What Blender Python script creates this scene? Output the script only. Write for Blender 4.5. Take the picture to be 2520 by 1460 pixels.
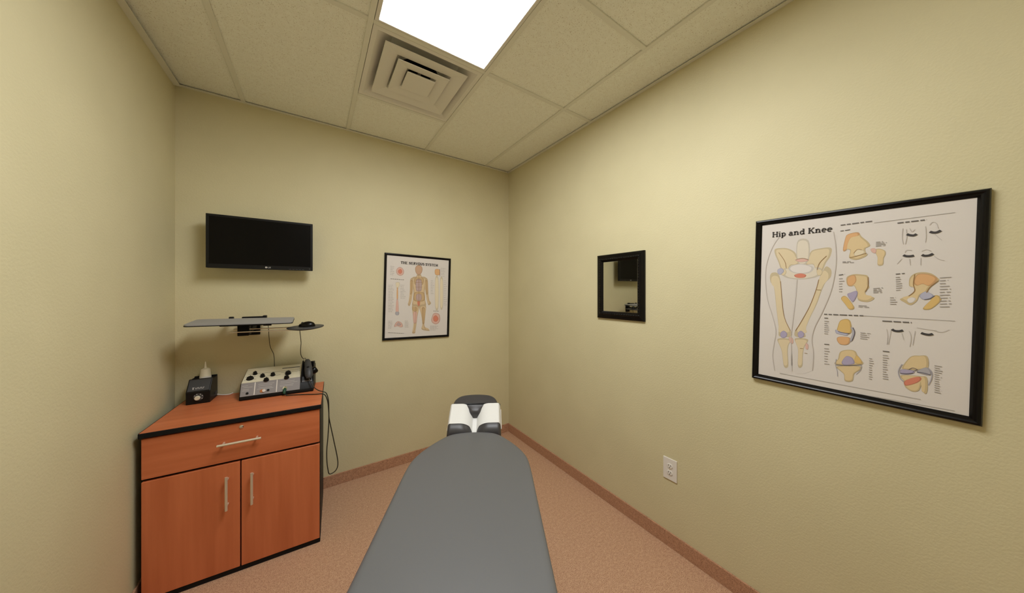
import bpy, bmesh, math, random
from math import sin, cos, pi, radians
from mathutils import Matrix, Vector

random.seed(7)
scene = bpy.context.scene
for o in list(bpy.data.objects):
    bpy.data.objects.remove(o, do_unlink=True)
COL = scene.collection

# ------------------------------------------------------------------ camera
cam_data = bpy.data.cameras.new('camera')
cam_data.sensor_fit = 'HORIZONTAL'
cam_data.sensor_width = 36.0
cam_data.lens = 36.0 * 729.0 / 2520.0
cam_data.shift_y = -12.0 / 2520.0
cam_data.clip_start = 0.02
cam = bpy.data.objects.new('camera', cam_data)
cam.location = (0.0, 0.0, 1.482)
cam.rotation_euler = (radians(90), 0, radians(-33.755))
COL.objects.link(cam)
scene.camera = cam

# ------------------------------------------------------------------ world, view
world = bpy.data.worlds.new('world')
scene.world = world
world.use_nodes = True
world.node_tree.nodes['Background'].inputs[0].default_value = (0, 0, 0, 1)
world.node_tree.nodes['Background'].inputs[1].default_value = 0.0
scene.view_settings.view_transform = 'Standard'
scene.view_settings.look = 'None'
scene.view_settings.gamma = 1.0
scene.view_settings.use_curve_mapping = False
scene.view_settings.exposure = 0.1
LAMP_STRENGTH = 20.5

# ------------------------------------------------------------------ room figures (metres)
XL, XR, YB, YF, H = -0.704, 1.7225, 2.642, -0.80, 2.743
GX = [XL, -0.391, 0.219, 0.829, 1.438, XR]      # ceiling grid, lines along the room
GY0, TS = 1.507, 0.6096                         # one cross line, tile module


# ------------------------------------------------------------------ helpers
def lin(c):
    out = []
    for v in c[:3]:
        v = v / 255.0
        out.append(v / 12.92 if v <= 0.04045 else ((v + 0.055) / 1.055) ** 2.4)
    return (out[0], out[1], out[2], 1.0)


def mat(name, col, rough=0.6, metal=0.0, spec=0.5, emit=None, strength=1.0,
        var=None, var_scale=(8, 8, 8), var_detail=4.0, var_lo=0.35, var_hi=0.65,
        bump=0.0, bump_scale=200.0, coat=0.0, speck=None, speck_scale=300.0, speck_cut=(0.60, 0.68)):
    m = bpy.data.materials.new(name)
    m.use_nodes = True
    nt = m.node_tree
    b = nt.nodes['Principled BSDF']
    b.inputs['Base Color'].default_value = lin(col)
    b.inputs['Roughness'].default_value = rough
    b.inputs['Metallic'].default_value = metal
    b.inputs['Specular IOR Level'].default_value = spec
    b.inputs['Coat Weight'].default_value = coat
    if emit:
        b.inputs['Emission Color'].default_value = lin(emit)
        b.inputs['Emission Strength'].default_value = strength
    tc = None

    def coords(scale):
        nonlocal tc
        if tc is None:
            tc = nt.nodes.new('ShaderNodeTexCoord')
        mp = nt.nodes.new('ShaderNodeMapping')
        mp.inputs['Scale'].default_value = scale
        nt.links.new(tc.outputs['Object'], mp.inputs['Vector'])
        return mp.outputs['Vector']
    last = None
    if var:
        n = nt.nodes.new('ShaderNodeTexNoise')
        n.inputs['Scale'].default_value = 1.0
        n.inputs['Detail'].default_value = var_detail
        nt.links.new(coords(var_scale), n.inputs['Vector'])
        r = nt.nodes.new('ShaderNodeValToRGB')
        r.color_ramp.elements[0].position = var_lo
        r.color_ramp.elements[0].color = lin(col)
        r.color_ramp.elements[1].position = var_hi
        r.color_ramp.elements[1].color = lin(var)
        nt.links.new(n.outputs['Fac'], r.inputs['Fac'])
        last = r.outputs['Color']
    if speck:
        n = nt.nodes.new('ShaderNodeTexNoise')
        n.inputs['Scale'].default_value = 1.0
        n.inputs['Detail'].default_value = 3.0
        nt.links.new(coords((speck_scale,) * 3), n.inputs['Vector'])
        r = nt.nodes.new('ShaderNodeValToRGB')
        r.color_ramp.elements[0].position = speck_cut[0]
        r.color_ramp.elements[0].color = (0, 0, 0, 1)
        r.color_ramp.elements[1].position = speck_cut[1]
        r.color_ramp.elements[1].color = (1, 1, 1, 1)
        nt.links.new(n.outputs['Fac'], r.inputs['Fac'])
        mx = nt.nodes.new('ShaderNodeMix')
        mx.data_type = 'RGBA'
        nt.links.new(r.outputs['Color'], mx.inputs['Factor'])
        if last:
            nt.links.new(last, mx.inputs['A'])
        else:
            mx.inputs['A'].default_value = lin(col)
        mx.inputs['B'].default_value = lin(speck)
        last = mx.outputs['Result']
    if last:
        nt.links.new(last, b.inputs['Base Color'])
    if bump:
        n = nt.nodes.new('ShaderNodeTexNoise')
        n.inputs['Scale'].default_value = 1.0
        n.inputs['Detail'].default_value = 2.0
        nt.links.new(coords((bump_scale,) * 3), n.inputs['Vector'])
        bp = nt.nodes.new('ShaderNodeBump')
        bp.inputs['Strength'].default_value = bump
        bp.inputs['Distance'].default_value = 0.002
        nt.links.new(n.outputs['Fac'], bp.inputs['Height'])
        nt.links.new(bp.outputs['Normal'], b.inputs['Normal'])
    return m


def ink_mat():
    m = bpy.data.materials.new('printed_ink')
    m.use_nodes = True
    nt = m.node_tree
    a = nt.nodes.new('ShaderNodeAttribute')
    a.attribute_name = 'ink'
    b = nt.nodes['Principled BSDF']
    b.inputs['Roughness'].default_value = 0.55
    b.inputs['Specular IOR Level'].default_value = 0.3
    nt.links.new(a.outputs['Color'], b.inputs['Base Color'])
    return m


WALL = (210, 200, 162)
M = dict(
    wall=mat('wall_paint', WALL, 0.62, spec=0.35, var=(206, 196, 158), var_scale=(3, 3, 3), bump=0.4, bump_scale=130),
    carpet=mat('carpet_loop', (206, 166, 134), 0.95, spec=0.1, var=(192, 151, 121), var_scale=(70, 70, 70), var_detail=6,
               speck=(138, 96, 72), speck_scale=260, speck_cut=(0.50, 0.68), bump=0.8, bump_scale=420),
    base_carpet=mat('carpet_base', (200, 154, 122), 0.95, spec=0.1, var=(182, 138, 109), var_scale=(70, 70, 70), var_detail=8,
                    speck=(136, 98, 76), speck_scale=230, speck_cut=(0.50, 0.72), bump=0.8, bump_scale=420),
    tile=mat('acoustic_tile', (242, 242, 230), 0.9, spec=0.1, var=(238, 237, 224), var_scale=(40, 40, 40),
             speck=(196, 186, 164), speck_scale=210, speck_cut=(0.60, 0.70), bump=0.2, bump_scale=210),
    tee=mat('grid_enamel', (226, 224, 210), 0.5),
    white_metal=mat('white_enamel', (226, 222, 212), 0.45),
    dark=mat('duct_metal', (120, 118, 114), 0.6),
    lens=mat('lamp_lens', (250, 250, 248), 0.5, emit=(247, 250, 253), strength=LAMP_STRENGTH),
    black=mat('black_plastic', (16, 15, 15), 0.42, spec=0.25),
    black_gloss=mat('black_lacquer', (11, 8, 7), 0.26, spec=0.22),
    black_matt=mat('black_matt', (12, 11, 11), 0.65, spec=0.2),
    screen=mat('screen_glass', (9, 7, 6), 0.30, spec=0.12),
    charcoal=mat('charcoal_plastic', (58, 58, 60), 0.5, bump=0.15, bump_scale=600),
    wood_d=mat('cherry_laminate_drawer', (190, 102, 60), 0.42, var=(210, 120, 76), var_scale=(1.6, 26, 26), var_detail=6, var_lo=0.3, var_hi=0.7),
    wood_v=mat('cherry_laminate_upright', (190, 102, 60), 0.42, var=(210, 120, 76), var_scale=(26, 26, 1.5), var_detail=8, var_lo=0.28, var_hi=0.72),
    wood_h=mat('cherry_laminate_level', (190, 102, 60), 0.42, var=(210, 120, 76), var_scale=(1.6, 26, 26), var_detail=6, var_lo=0.3, var_hi=0.7),
    carcass=mat('black_carcass', (12, 12, 14), 0.55, spec=0.25),
    nickel=mat('satin_nickel', (232, 222, 202), 0.38, metal=0.65),
    chrome=mat('chrome', (225, 225, 225), 0.12, metal=1.0),
    vinyl=mat('grey_vinyl', (92, 93, 96), 0.44, spec=1.0, bump=0.12, bump_scale=900),
    vinyl_dark=mat('dark_vinyl', (62, 60, 62), 0.4, spec=0.5, bump=0.12, bump_scale=900),
    tissue=mat('white_tissue', (228, 227, 224), 0.9, bump=0.2, bump_scale=300),
    paper=mat('chart_paper', (214, 206, 198), 0.6, spec=0.3),
    cream=mat('cream_panel', (222, 212, 186), 0.5),
    grey_panel=mat('grey_panel', (140, 136, 136), 0.5),
    tray_grey=mat('grey_laminate', (150, 148, 148), 0.5),
    white_plastic=mat('white_plastic', (226, 220, 212), 0.45),
    milky=mat('milky_plastic', (222, 214, 190), 0.4),
    mirror=mat('mirror_silver', (214, 214, 208), 0.01, metal=1.0),
    cable=mat('cable_rubber', (40, 34, 22), 0.55),
    green=mat('green_plug', (20, 66, 44), 0.5),
    orange=mat('orange_ring', (190, 120, 60), 0.5),
    print_dark=mat('print_dark', (70, 66, 62), 0.6),
    print_light=mat('print_light', (205, 200, 196), 0.6),
    ink=ink_mat(),
)


def put(o, parent=None, loc=None, rot=None):
    COL.objects.link(o)
    if parent is not None:
        o.parent = parent
    if loc is not None:
        o.location = loc
    if rot is not None:
        o.rotation_euler = rot
    return o


def thing(name, label, cat, loc=(0, 0, 0), rot=(0, 0, 0), group=None):
    o = bpy.data.objects.new(name, None)
    o.empty_display_size = 0.05
    put(o, None, loc, rot)
    o['label'] = label
    o['category'] = cat
    if group:
        o['group'] = group
    return o


def tag(o, label, cat, group=None):
    o['label'] = label
    o['category'] = cat
    if group:
        o['group'] = group
    return o


def mk(name, bm, m, parent=None, smooth=False, loc=None, rot=None, angle=40):
    bmesh.ops.recalc_face_normals(bm, faces=bm.faces[:])
    me = bpy.data.meshes.new(name)
    bm.to_mesh(me)
    bm.free()
    me.materials.append(m if not isinstance(m, str) else M[m])
    if smooth:
        for p in me.polygons:
            p.use_smooth = True
        try:
            me.set_sharp_from_angle(angle=radians(angle))
        except Exception:
            pass
    o = bpy.data.objects.new(name, me)
    return put(o, parent, loc, rot)


def struct(name, bm, m):
    o = mk(name, bm, m)
    o['kind'] = 'structure'
    return o


def B():
    return bmesh.new()


def box(bm, x0, x1, y0, y1, z0, z1, bevel=0.0, seg=2, T=None):
    r = bmesh.ops.create_cube(bm, size=1.0)
    vs = r['verts']
    bmesh.ops.scale(bm, vec=(x1 - x0, y1 - y0, z1 - z0), verts=vs)
    bmesh.ops.translate(bm, vec=((x0 + x1) / 2, (y0 + y1) / 2, (z0 + z1) / 2), verts=vs)
    if bevel > 0:
        es = list({e for v in vs for e in v.link_edges})
        g = bmesh.ops.bevel(bm, geom=es, offset=bevel, segments=seg, profile=0.5, affect='EDGES')
        vs = list({v for f in g['faces'] for v in f.verts} | {v for v in vs if v.is_valid})
    if T is not None:
        bmesh.ops.transform(bm, matrix=T, verts=vs)
    return bm


def tube(bm, pts, r, seg=10, radii=None):
    pts = [Vector(p) for p in pts]
    rings = []
    up = Vector((0, 0, 1))
    n = len(pts)
    prev = None
    for i, p in enumerate(pts):
        d = (pts[min(i + 1, n - 1)] - pts[max(i - 1, 0)])
        if d.length < 1e-9:
            d = Vector((0, 0, 1))
        d.normalize()
        if prev is None:
            a = up if abs(d.z) < 0.9 else Vector((1, 0, 0))
            u = d.cross(a).normalized()
        else:
            u = (prev - d * prev.dot(d)).normalized()
        prev = u
        v = d.cross(u)
        rr = radii[i] if radii else r
        rings.append([bm.verts.new(p + (u * cos(2 * pi * k / seg) + v * sin(2 * pi * k / seg)) * rr) for k in range(seg)])
    for a, b in zip(rings, rings[1:]):
        for k in range(seg):
            bm.faces.new((a[k], a[(k + 1) % seg], b[(k + 1) % seg], b[k]))
    bm.faces.new(rings[0][::-1])
    bm.faces.new(rings[-1])
    return bm


def lathe(bm, prof, seg=28, T=None):
    """prof: list of (radius, height); closed at both ends"""
    T = T or Matrix.Identity(4)
    rings = []
    for r, z in prof:
        if r < 1e-6:
            rings.append([bm.verts.new(T @ Vector((0, 0, z)))])
        else:
            rings.append([bm.verts.new(T @ Vector((r * cos(2 * pi * k / seg), r * sin(2 * pi * k / seg), z))) for k in range(seg)])
    for a, b in zip(rings, rings[1:]):
        if len(a) == 1 and len(b) == 1:
            continue
        for k in range(seg):
            k2 = (k + 1) % seg
            if len(a) == 1:
                bm.faces.new((a[0], b[k2], b[k]))
            elif len(b) == 1:
                bm.faces.new((a[k], a[k2], b[0]))
            else:
                bm.faces.new((a[k], a[k2], b[k2], b[k]))
    if len(rings[0]) > 1:
        bm.faces.new(rings[0][::-1])
    if len(rings[-1]) > 1:
        bm.faces.new(rings[-1])
    return bm


def prism(bm, pts, axis, a0, a1, bevel=0.0):
    """extrude a 2-D outline; axis 'x': pts are (y,z), 'y': (x,z), 'z': (x,y)"""
    def P(p, t):
        return {'x': (t, p[0], p[1]), 'y': (p[0], t, p[1]), 'z': (p[0], p[1], t)}[axis]
    A = [bm.verts.new(P(p, a0)) for p in pts]
    C = [bm.verts.new(P(p, a1)) for p in pts]
    n = len(pts)
    fs = [bm.faces.new(A[::-1]), bm.faces.new(C)]
    for i in range(n):
        fs.append(bm.faces.new((A[i], A[(i + 1) % n], C[(i + 1) % n], C[i])))
    if bevel > 0:
        es = list({e for f in fs for e in f.edges})
        bmesh.ops.bevel(bm, geom=es, offset=bevel, segments=2, profile=0.5, affect='EDGES')
    return bm


def spline(pts, per=6, closed=False):
    pts = [Vector(p) for p in pts]
    n = len(pts)
    out = []
    rng = range(n if closed else n - 1)
    for i in rng:
        if closed:
            p0, p1, p2, p3 = pts[i - 1], pts[i], pts[(i + 1) % n], pts[(i + 2) % n]
        else:
            p0, p1, p2, p3 = pts[max(i - 1, 0)], pts[i], pts[i + 1], pts[min(i + 2, n - 1)]
        for k in range(per):
            t = k / per
            out.append(0.5 * ((2 * p1) + (p2 - p0) * t + (2 * p0 - 5 * p1 + 4 * p2 - p3) * t * t + (3 * p1 - p0 - 3 * p2 + p3) * t ** 3))
    if not closed:
        out.append(pts[-1])
    return out


def Tm(loc=(0, 0, 0), rx=0, ry=0, rz=0):
    return Matrix.Translation(loc) @ Matrix.Rotation(rz, 4, 'Z') @ Matrix.Rotation(ry, 4, 'Y') @ Matrix.Rotation(rx, 4, 'X')


# ------------------------------------------------------------------ room shell
bm = B(); box(bm, XL - 0.1, XR + 0.1, YF - 0.1, YB + 0.1, -0.1, 0.0); struct('floor', bm, 'carpet')
bm = B(); box(bm, XL - 0.1, XR + 0.1, YB, YB + 0.1, 0, H + 0.15); struct('wall_back', bm, 'wall')
bm = B(); box(bm, XR, XR + 0.1, YF, YB, 0, H + 0.15); struct('wall_right', bm, 'wall')
bm = B(); box(bm, XL - 0.1, XL, YF, YB, 0, H + 0.15); struct('wall_left', bm, 'wall')
# the wall behind the camera, with the shut door the room is entered by
DX0, DX1, DH = -0.52, 0.40, 2.06
bm = B(); box(bm, XL - 0.1, DX0, YF - 0.1, YF, 0, H + 0.15); box(bm, DX1, XR + 0.1, YF - 0.1, YF, 0, H + 0.15); box(bm, DX0, DX1, YF - 0.1, YF, DH, H + 0.15); struct('wall_front', bm, 'wall')
bm = B(); box(bm, DX0 - 0.05, DX0, YF - 0.1, YF + 0.012, 0, DH + 0.05, 0.003); box(bm, DX1, DX1 + 0.05, YF - 0.1, YF + 0.012, 0, DH + 0.05, 0.003); box(bm, DX0, DX1, YF - 0.1, YF + 0.012, DH, DH + 0.05, 0.003); struct('trim_1', bm, 'white_metal')
bm = B(); box(bm, DX0, DX1, YF - 0.07, YF - 0.025, 0.0, DH); struct('door_1', bm, 'white_metal')
BH, BT = 0.084, 0.009
bm = B(); box(bm, XL, XR, YB - BT, YB, 0, BH, 0.002); struct('baseboard_back', bm, 'base_carpet')
bm = B(); box(bm, XR - BT, XR, YF, YB - BT, 0, BH, 0.002); struct('baseboard_right', bm, 'base_carpet')
bm = B(); box(bm, XL, XL + BT, YF, YB - BT, 0, BH, 0.002); struct('baseboard_left', bm, 'base_carpet')
bm = B(); box(bm, DX1 + 0.05, XR - BT, YF, YF + BT, 0, BH, 0.002); struct('baseboard_front', bm, 'base_carpet')

# suspended ceiling: deck, grid and lay-in tiles
bm = B(); box(bm, XL - 0.1, XR + 0.1, YF - 0.1, YB + 0.1, H + 0.15, H + 0.2)
ceiling = struct('ceiling', bm, 'white_metal')
TB = 0.012      # half width of a tee
ZT = H + 0.004  # underside of the tiles


def bar(x0, x1, y0, y1, name='grid_tee'):
    b = B()
    box(b, x0, x1, y0, y1, H - 0.001, H + 0.006, 0.0012, 1)
    if x1 - x0 < y1 - y0:
        c = (x0 + x1) / 2
        box(b, c - 0.003, c + 0.003, y0, y1, H + 0.006, H + 0.032)
    else:
        c = (y0 + y1) / 2
        box(b, x0, x1, c - 0.003, c + 0.003, H + 0.006, H + 0.032)
    mk(name, b, 'tee', ceiling)


for gx in GX[1:-1]:
    bar(gx - TB, gx + TB, YF, YB)
rows = []
y = GY0
while y > YF + 0.2:
    rows.append(y)
    y -= TS
cross = {0: rows[0::2], 1: rows[0::2], 2: [GY0 + TS] + rows[0:1] + rows[2:], 3: rows, 4: rows[0::2]}
for c in range(5):
    x0 = GX[c] + (TB if c > 0 else 0.0)
    x1 = GX[c + 1] - (TB if c < 4 else 0.0)
    ys = sorted(cross[c])
    for gy in ys:
        bar(x0, x1, gy - TB, gy + TB)
    edges = [YF] + ys + [YB]
    for a, b_ in zip(edges, edges[1:]):
        if c == 2 and (abs(a - (GY0 - 2 * TS)) < 0.01 or abs(a - GY0) < 0.01):
            continue            # lamp and air diffuser sit in these openings
        t = B()
        box(t, GX[c] + 0.006, GX[c + 1] - 0.006, a + 0.006, b_ - 0.006, ZT + 0.002, ZT + 0.020, 0.0015, 1)
        mk('ceiling_tile', t, 'tile', ceiling)
# wall angles round the edge
WA = 0.022
for x0, x1, y0, y1 in ((XL, XL + 0.030, YF, YB - 0.024), (XR - WA, XR, YF, YB), (XL + 0.001, XR - WA, YB - WA, YB), (XL + WA, XR - WA, YF, YF + WA)):
    b = B()
    dz = 0.012 if x1 < 0 and x1 - x0 < 0.1 else 0.0
    box(b, x0, x1, y0, y1, H - 0.003 - dz, H - 0.0005 - dz)
    if x1 - x0 < y1 - y0:
        w = x0 if x0 < 0 else x1 - 0.0015
        box(b, w, w + 0.0015, y0, y1, H - dz, H + 0.022)
    else:
        w = y1 - 0.0015 if y1 > 1 else y0
        box(b, x0, x1, w, w + 0.0015, H, H + 0.022)
    mk('wall_angle', b, 'tee', ceiling)

# ------------------------------------------------------------------ ceiling light (2 x 4 ft troffer)
lx0, lx1, ly0, ly1 = GX[2] + TB + 0.002, GX[3] - TB - 0.002, GY0 - 2 * TS + TB + 0.002, GY0 - TB - 0.002
L = thing('ceiling_light', 'bright white rectangular light panel set in the tiled ceiling', 'ceiling light',
          ((lx0 + lx1) / 2, (ly0 + ly1) / 2, H))
hw, hl = (lx1 - lx0) / 2, (ly1 - ly0) / 2
b = B(); box(b, -hw, hw, -hl, hl, 0.035, 0.10, 0.004); mk('housing', b, 'white_metal', L)
for s in (-1, 1):
    b = B(); box(b, s * hw - (0.018 if s > 0 else 0), s * hw + (0.018 if s < 0 else 0), -hl, hl, -0.002, 0.035, 0.002); mk('door_frame_rail', b, 'white_metal', L)
    b = B(); box(b, -hw + 0.018, hw - 0.018, s * hl - (0.012 if s > 0 else 0), s * hl + (0.012 if s < 0 else 0), -0.002, 0.035, 0.002); mk('door_frame_rail', b, 'white_metal', L)
b = B(); box(b, -hw + 0.018, hw - 0.018, -hl + 0.012, hl - 0.012, 0.004, 0.008); mk('lens', b, 'lens', L)
pts = spline([(0.438, 1.43, 0), (0.464, 1.441, 0), (0.502, 1.445, 0), (0.546, 1.433, 0), (0.561, 1.428, 0)], 5)
b = B(); tube(b, [(p.x - L.location.x, p.y - L.location.y, 0.0025) for p in pts], 0.0011, 6); mk('stray_fibre', b, 'print_dark', L, True)

# ------------------------------------------------------------------ air diffuser
dx, dy = (GX[2] + GX[3]) / 2, GY0 + TS / 2
D = thing('air_diffuser', 'square stepped air vent beside the light panel', 'air vent', (dx, dy, H))


def square_ring(bm, prof):
    """prof: (half size, z) rings of a square, joined"""
    rings = [[bm.verts.new((sx * h, sy * h, z)) for sx, sy in ((-1, -1), (1, -1), (1, 1), (-1, 1))] for h, z in prof]
    for a, c in zip(rings, rings[1:]):
        for k in range(4):
            bm.faces.new((a[k], a[(k + 1) % 4], c[(k + 1) % 4], c[k]))
    return rings


def closed_ring(name, prof, m='white_metal'):
    b = B()
    r = square_ring(b, prof)
    for k in range(4):
        b.faces.new((r[-1][k], r[-1][(k + 1) % 4], r[0][(k + 1) % 4], r[0][k]))
    return mk(name, b, m, D)


hp = TS / 2 - TB - 0.002
closed_ring('back_pan', [(hp, 0.001), (0.268, 0.001), (0.186, 0.062), (0.186, 0.067), (0.270, 0.006), (hp, 0.006)])
b = B()          # roof of the pan with the round neck
n = 32
sq, ci = [], []
for z in (0.062, 0.066):
    sq.append([b.verts.new((0.187 * x / max(abs(x), abs(y)), 0.187 * y / max(abs(x), abs(y)), z)) for x, y in [(cos(2 * pi * k / n + pi / 4), sin(2 * pi * k / n + pi / 4)) for k in range(n)]])
    ci.append([b.verts.new((0.118 * cos(2 * pi * k / n + pi / 4), 0.118 * sin(2 * pi * k / n + pi / 4), z)) for k in range(n)])
for k in range(n):
    j = (k + 1) % n
    b.faces.new((sq[0][k], sq[0][j], ci[0][j], ci[0][k])); b.faces.new((sq[1][k], ci[1][k], ci[1][j], sq[1][j]))
    b.faces.new((ci[0][k], ci[0][j], ci[1][j], ci[1][k])); b.faces.new((sq[0][k], sq[1][k], sq[1][j], sq[0][j]))
mk('neck_plate', b, 'white_metal', D)
closed_ring('louver_ring', [(0.226, 0.000), (0.224, -0.003), (0.152, 0.010), (0.124, 0.040), (0.126, 0.043), (0.156, 0.014)])
closed_ring('louver_ring', [(0.146, -0.004), (0.144, -0.007), (0.084, 0.006), (0.064, 0.034), (0.066, 0.037), (0.088, 0.010)])
b = B(); r = square_ring(b, [(0.004, -0.010), (0.080, -0.010), (0.082, -0.007), (0.060, 0.012), (0.004, 0.014)])
b.faces.new(r[0]); b.faces.new(r[-1][::-1])
mk('centre_cone', b, 'white_metal', D)
b = B(); lathe(b, [(0.122, 0.067), (0.122, 0.146), (0.0, 0.146), (0.0, 0.142), (0.117, 0.142), (0.117, 0.067)], 32); mk('duct_collar', b, 'dark', D, True)
b = B()
for s in (-1, 1):
    box(b, -0.215, 0.215, s * 0.05 - 0.002, s * 0.05 + 0.002, 0.043, 0.046)
box(b, -0.002, 0.002, -0.05, 0.05, 0.012, 0.060)
mk('hanger_bar', b, 'white_metal', D)

# printed artwork of the two charts, in millimetres from the centre of each chart (right, up)
HIP_FILL = [
    ('body', 1, [(-204, 283),(-227, 239),(-245, 170),(-249, 106),(-241, 11),(-221, -67),(-207, -136),(-212, -191),(-216, -247),(-208, -312),(-152, -302),(-156, -152),(-149, 0),(-143, 93),(-145, 0),(-153, -151),(-148, -301),(-88, -283),(-86, -213),(-92, -157),(-85, -105),(-66, -46),(-48, 18),(-37, 74),(-30, 157),(-33, 226),(-42, 275)]),
    ('legbone', 2, [(-219, 229),(-200, 233),(-176, 229),(-154, 213),(-143, 190),(-134, 168),(-144, 155),(-163, 154),(-173, 132),(-185, 123),(-196, 140),(-206, 174),(-217, 205)]),
    ('legbone', 2, [(-100, 212),(-77, 219),(-45, 218),(-46, 186),(-58, 159),(-67, 128),(-78, 120),(-88, 135),(-95, 155),(-116, 155),(-119, 170),(-109, 191)]),
    ('legpale', 3, [(-143, 260),(-111, 256),(-106, 190),(-116, 159),(-128, 154),(-139, 160),(-147, 201)]),
    ('legpale', 3, [(-198, 132),(-178, 143),(-165, 127),(-143, 119),(-122, 117),(-100, 119),(-86, 142),(-70, 135),(-71, 113),(-92, 100),(-132, 94),(-171, 99),(-191, 113)]),
    ('white', 4, [(-171, 141),(-160, 154),(-132, 159),(-105, 151),(-93, 141),(-99, 125),(-119, 118),(-143, 119),(-162, 127)]),
    ('legbone', 4, [(-198, 135),(-186, 140),(-177, 129),(-182, 114),(-193, 114)]),
    ('legbone', 4, [(-84, 130),(-74, 135),(-67, 125),(-70, 111),(-80, 110)]),
    ('red', 4, [(-151, 113),(-132, 119),(-115, 112),(-119, 102),(-135, 100),(-148, 104)]),
    ('pink', 4, [(-150, 178),(-128, 181),(-108, 173),(-123, 167),(-139, 168)]),
    ('blue', 5, [(-207, 138),(-194, 144),(-185, 131),(-196, 116),(-206, 121)]),
    ('legbone', 2, [(-233, 110),(-225, 125),(-206, 121),(-196, 86),(-190, 13),(-180, -71),(-157, -131),(-158, -153),(-195, -157),(-198, -119),(-208, -34),(-218, 59),(-230, 82)]),
    ('legbone', 2, [(-57, 145),(-43, 130),(-44, 102),(-58, 80),(-70, 39),(-82, -12),(-101, -71),(-114, -125),(-112, -148),(-143, -150),(-144, -126),(-127, -88),(-102, -20),(-85, 46),(-76, 96),(-67, 124)]),
    ('legbone', 3, [(-200, -169),(-157, -165),(-164, -191),(-166, -222),(-163, -283),(-177, -287),(-185, -225),(-194, -196)]),
    ('legbone', 3, [(-143, -159),(-104, -157),(-114, -190),(-118, -227),(-119, -273),(-132, -276),(-133, -208),(-139, -183)]),
    ('purple', 4, [(-191, -141),(-181, -131),(-170, -140),(-171, -155),(-182, -163),(-191, -157)]),
    ('purple', 4, [(-135, -134),(-126, -124),(-116, -133),(-117, -147),(-127, -155),(-134, -148)]),
    ('pink', 4, [(-164, -157),(-151, -160),(-149, -181),(-158, -181)]),
    ('pink', 4, [(-110, -174),(-102, -180),(-103, -199),(-110, -196)]),
    ('bone', 2, [(-13, 205),(-8, 250),(-1, 266),(24, 270),(33, 253),(50, 230),(54, 215),(43, 206),(47, 186),(50, 188),(44, 176),(22, 166),(4, 175),(6, 202),(-3, 209)]),
    ('orange', 3, [(-13, 205),(-8, 250),(-1, 266),(24, 270),(27, 258),(7, 252),(-1, 229),(-4, 206)]),
    ('pale', 4, [(16, 194),(24, 205),(37, 202),(43, 192),(31, 182),(18, 181)]),
    ('bone', 2, [(67, 200),(76, 203),(89, 195),(91, 181),(87, 166),(86, 144),(74, 143),(73, 170),(69, 186)]),
    ('pink', 3, [(56, 203),(64, 206),(70, 198),(68, 187),(60, 191)]),
    ('bone', 2, [(0, 74),(-1, 100),(15, 111),(36, 110),(52, 103),(53, 74),(56, 61),(47, 45),(51, 30),(67, 25),(66, 16),(51, 7),(30, 14),(27, 41),(18, 68),(7, 65)]),
    ('orange', 3, [(1, 76),(2, 99),(19, 108),(24, 88),(18, 72),(8, 66)]),
    ('purple', 4, [(2, 34),(12, 42),(25, 48),(28, 35),(18, 6),(10, 14)]),
    ('gold', 3, [(-14, 17),(-6, 28),(5, 18),(21, -16),(9, -24),(-3, -4)]),
    ('bone', 2, [(144, 71),(145, 95),(155, 110),(171, 114),(188, 109),(201, 93),(202, 85),(186, 63),(179, 44),(166, 34),(161, 15),(149, 1),(136, 10),(126, 21),(143, 31),(153, 45),(156, 61),(147, 65)]),
    ('orange', 3, [(153, 80),(159, 105),(174, 109),(192, 102),(200, 89),(186, 67),(172, 74),(160, 68)]),
    ('white', 4, [(141, 20),(150, 28),(159, 24),(154, 11),(145, 9)]),
    ('blue', 4, [(166, 34),(176, 48),(185, 45),(194, 35),(187, 25),(174, 21)]),
    ('gold', 3, [(187, 17),(195, 35),(204, 35),(208, 21),(199, 3),(187, -11),(174, -11),(179, 3)]),
    ('gold', 2, [(-21, -97),(-15, -71),(-2, -62),(10, -65),(15, -86),(15, -113),(2, -122),(-13, -120),(-22, -111)]),
    ('blue', 3, [(-26, -106),(-15, -112),(6, -118),(4, -125),(-14, -123),(-25, -119)]),
    ('orange', 3, [(-21, -137),(-7, -131),(13, -134),(9, -158),(-10, -163),(-20, -152)]),
    ('grey', 3, [(13, -91),(22, -99),(24, -118),(17, -146),(12, -144),(18, -119),(17, -103)]),
    ('bone', 2, [(-17, -221),(-12, -192),(7, -180),(26, -181),(33, -198),(42, -212),(43, -229),(-22, -244),(-21, -228)]),
    ('gold', 3, [(30, -197),(42, -212),(43, -226),(26, -225)]),
    ('purple', 4, [(-7, -231),(1, -210),(9, -204),(21, -210),(26, -229),(13, -237),(-2, -241)]),
    ('bone', 2, [(-21, -252),(13, -241),(43, -237),(40, -250),(26, -268),(22, -297),(3, -302),(0, -278),(-10, -266)]),
    ('bone', 2, [(135, -220),(152, -178),(170, -170),(186, -170),(188, -208),(171, -218),(146, -223)]),
    ('purple', 3, [(131, -237),(135, -225),(157, -224),(161, -231),(150, -239),(135, -242)]),
    ('grey', 3, [(166, -225),(184, -207),(193, -217),(193, -231),(178, -231)]),
    ('bone', 2, [(133, -247),(150, -242),(175, -239),(187, -242),(188, -290),(181, -292),(178, -256),(172, -288),(158, -296),(143, -284),(140, -264),(134, -256)]),
    ('red', 4, [(141, -267),(154, -252),(171, -242),(176, -249),(167, -264),(145, -280)]),
]
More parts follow.
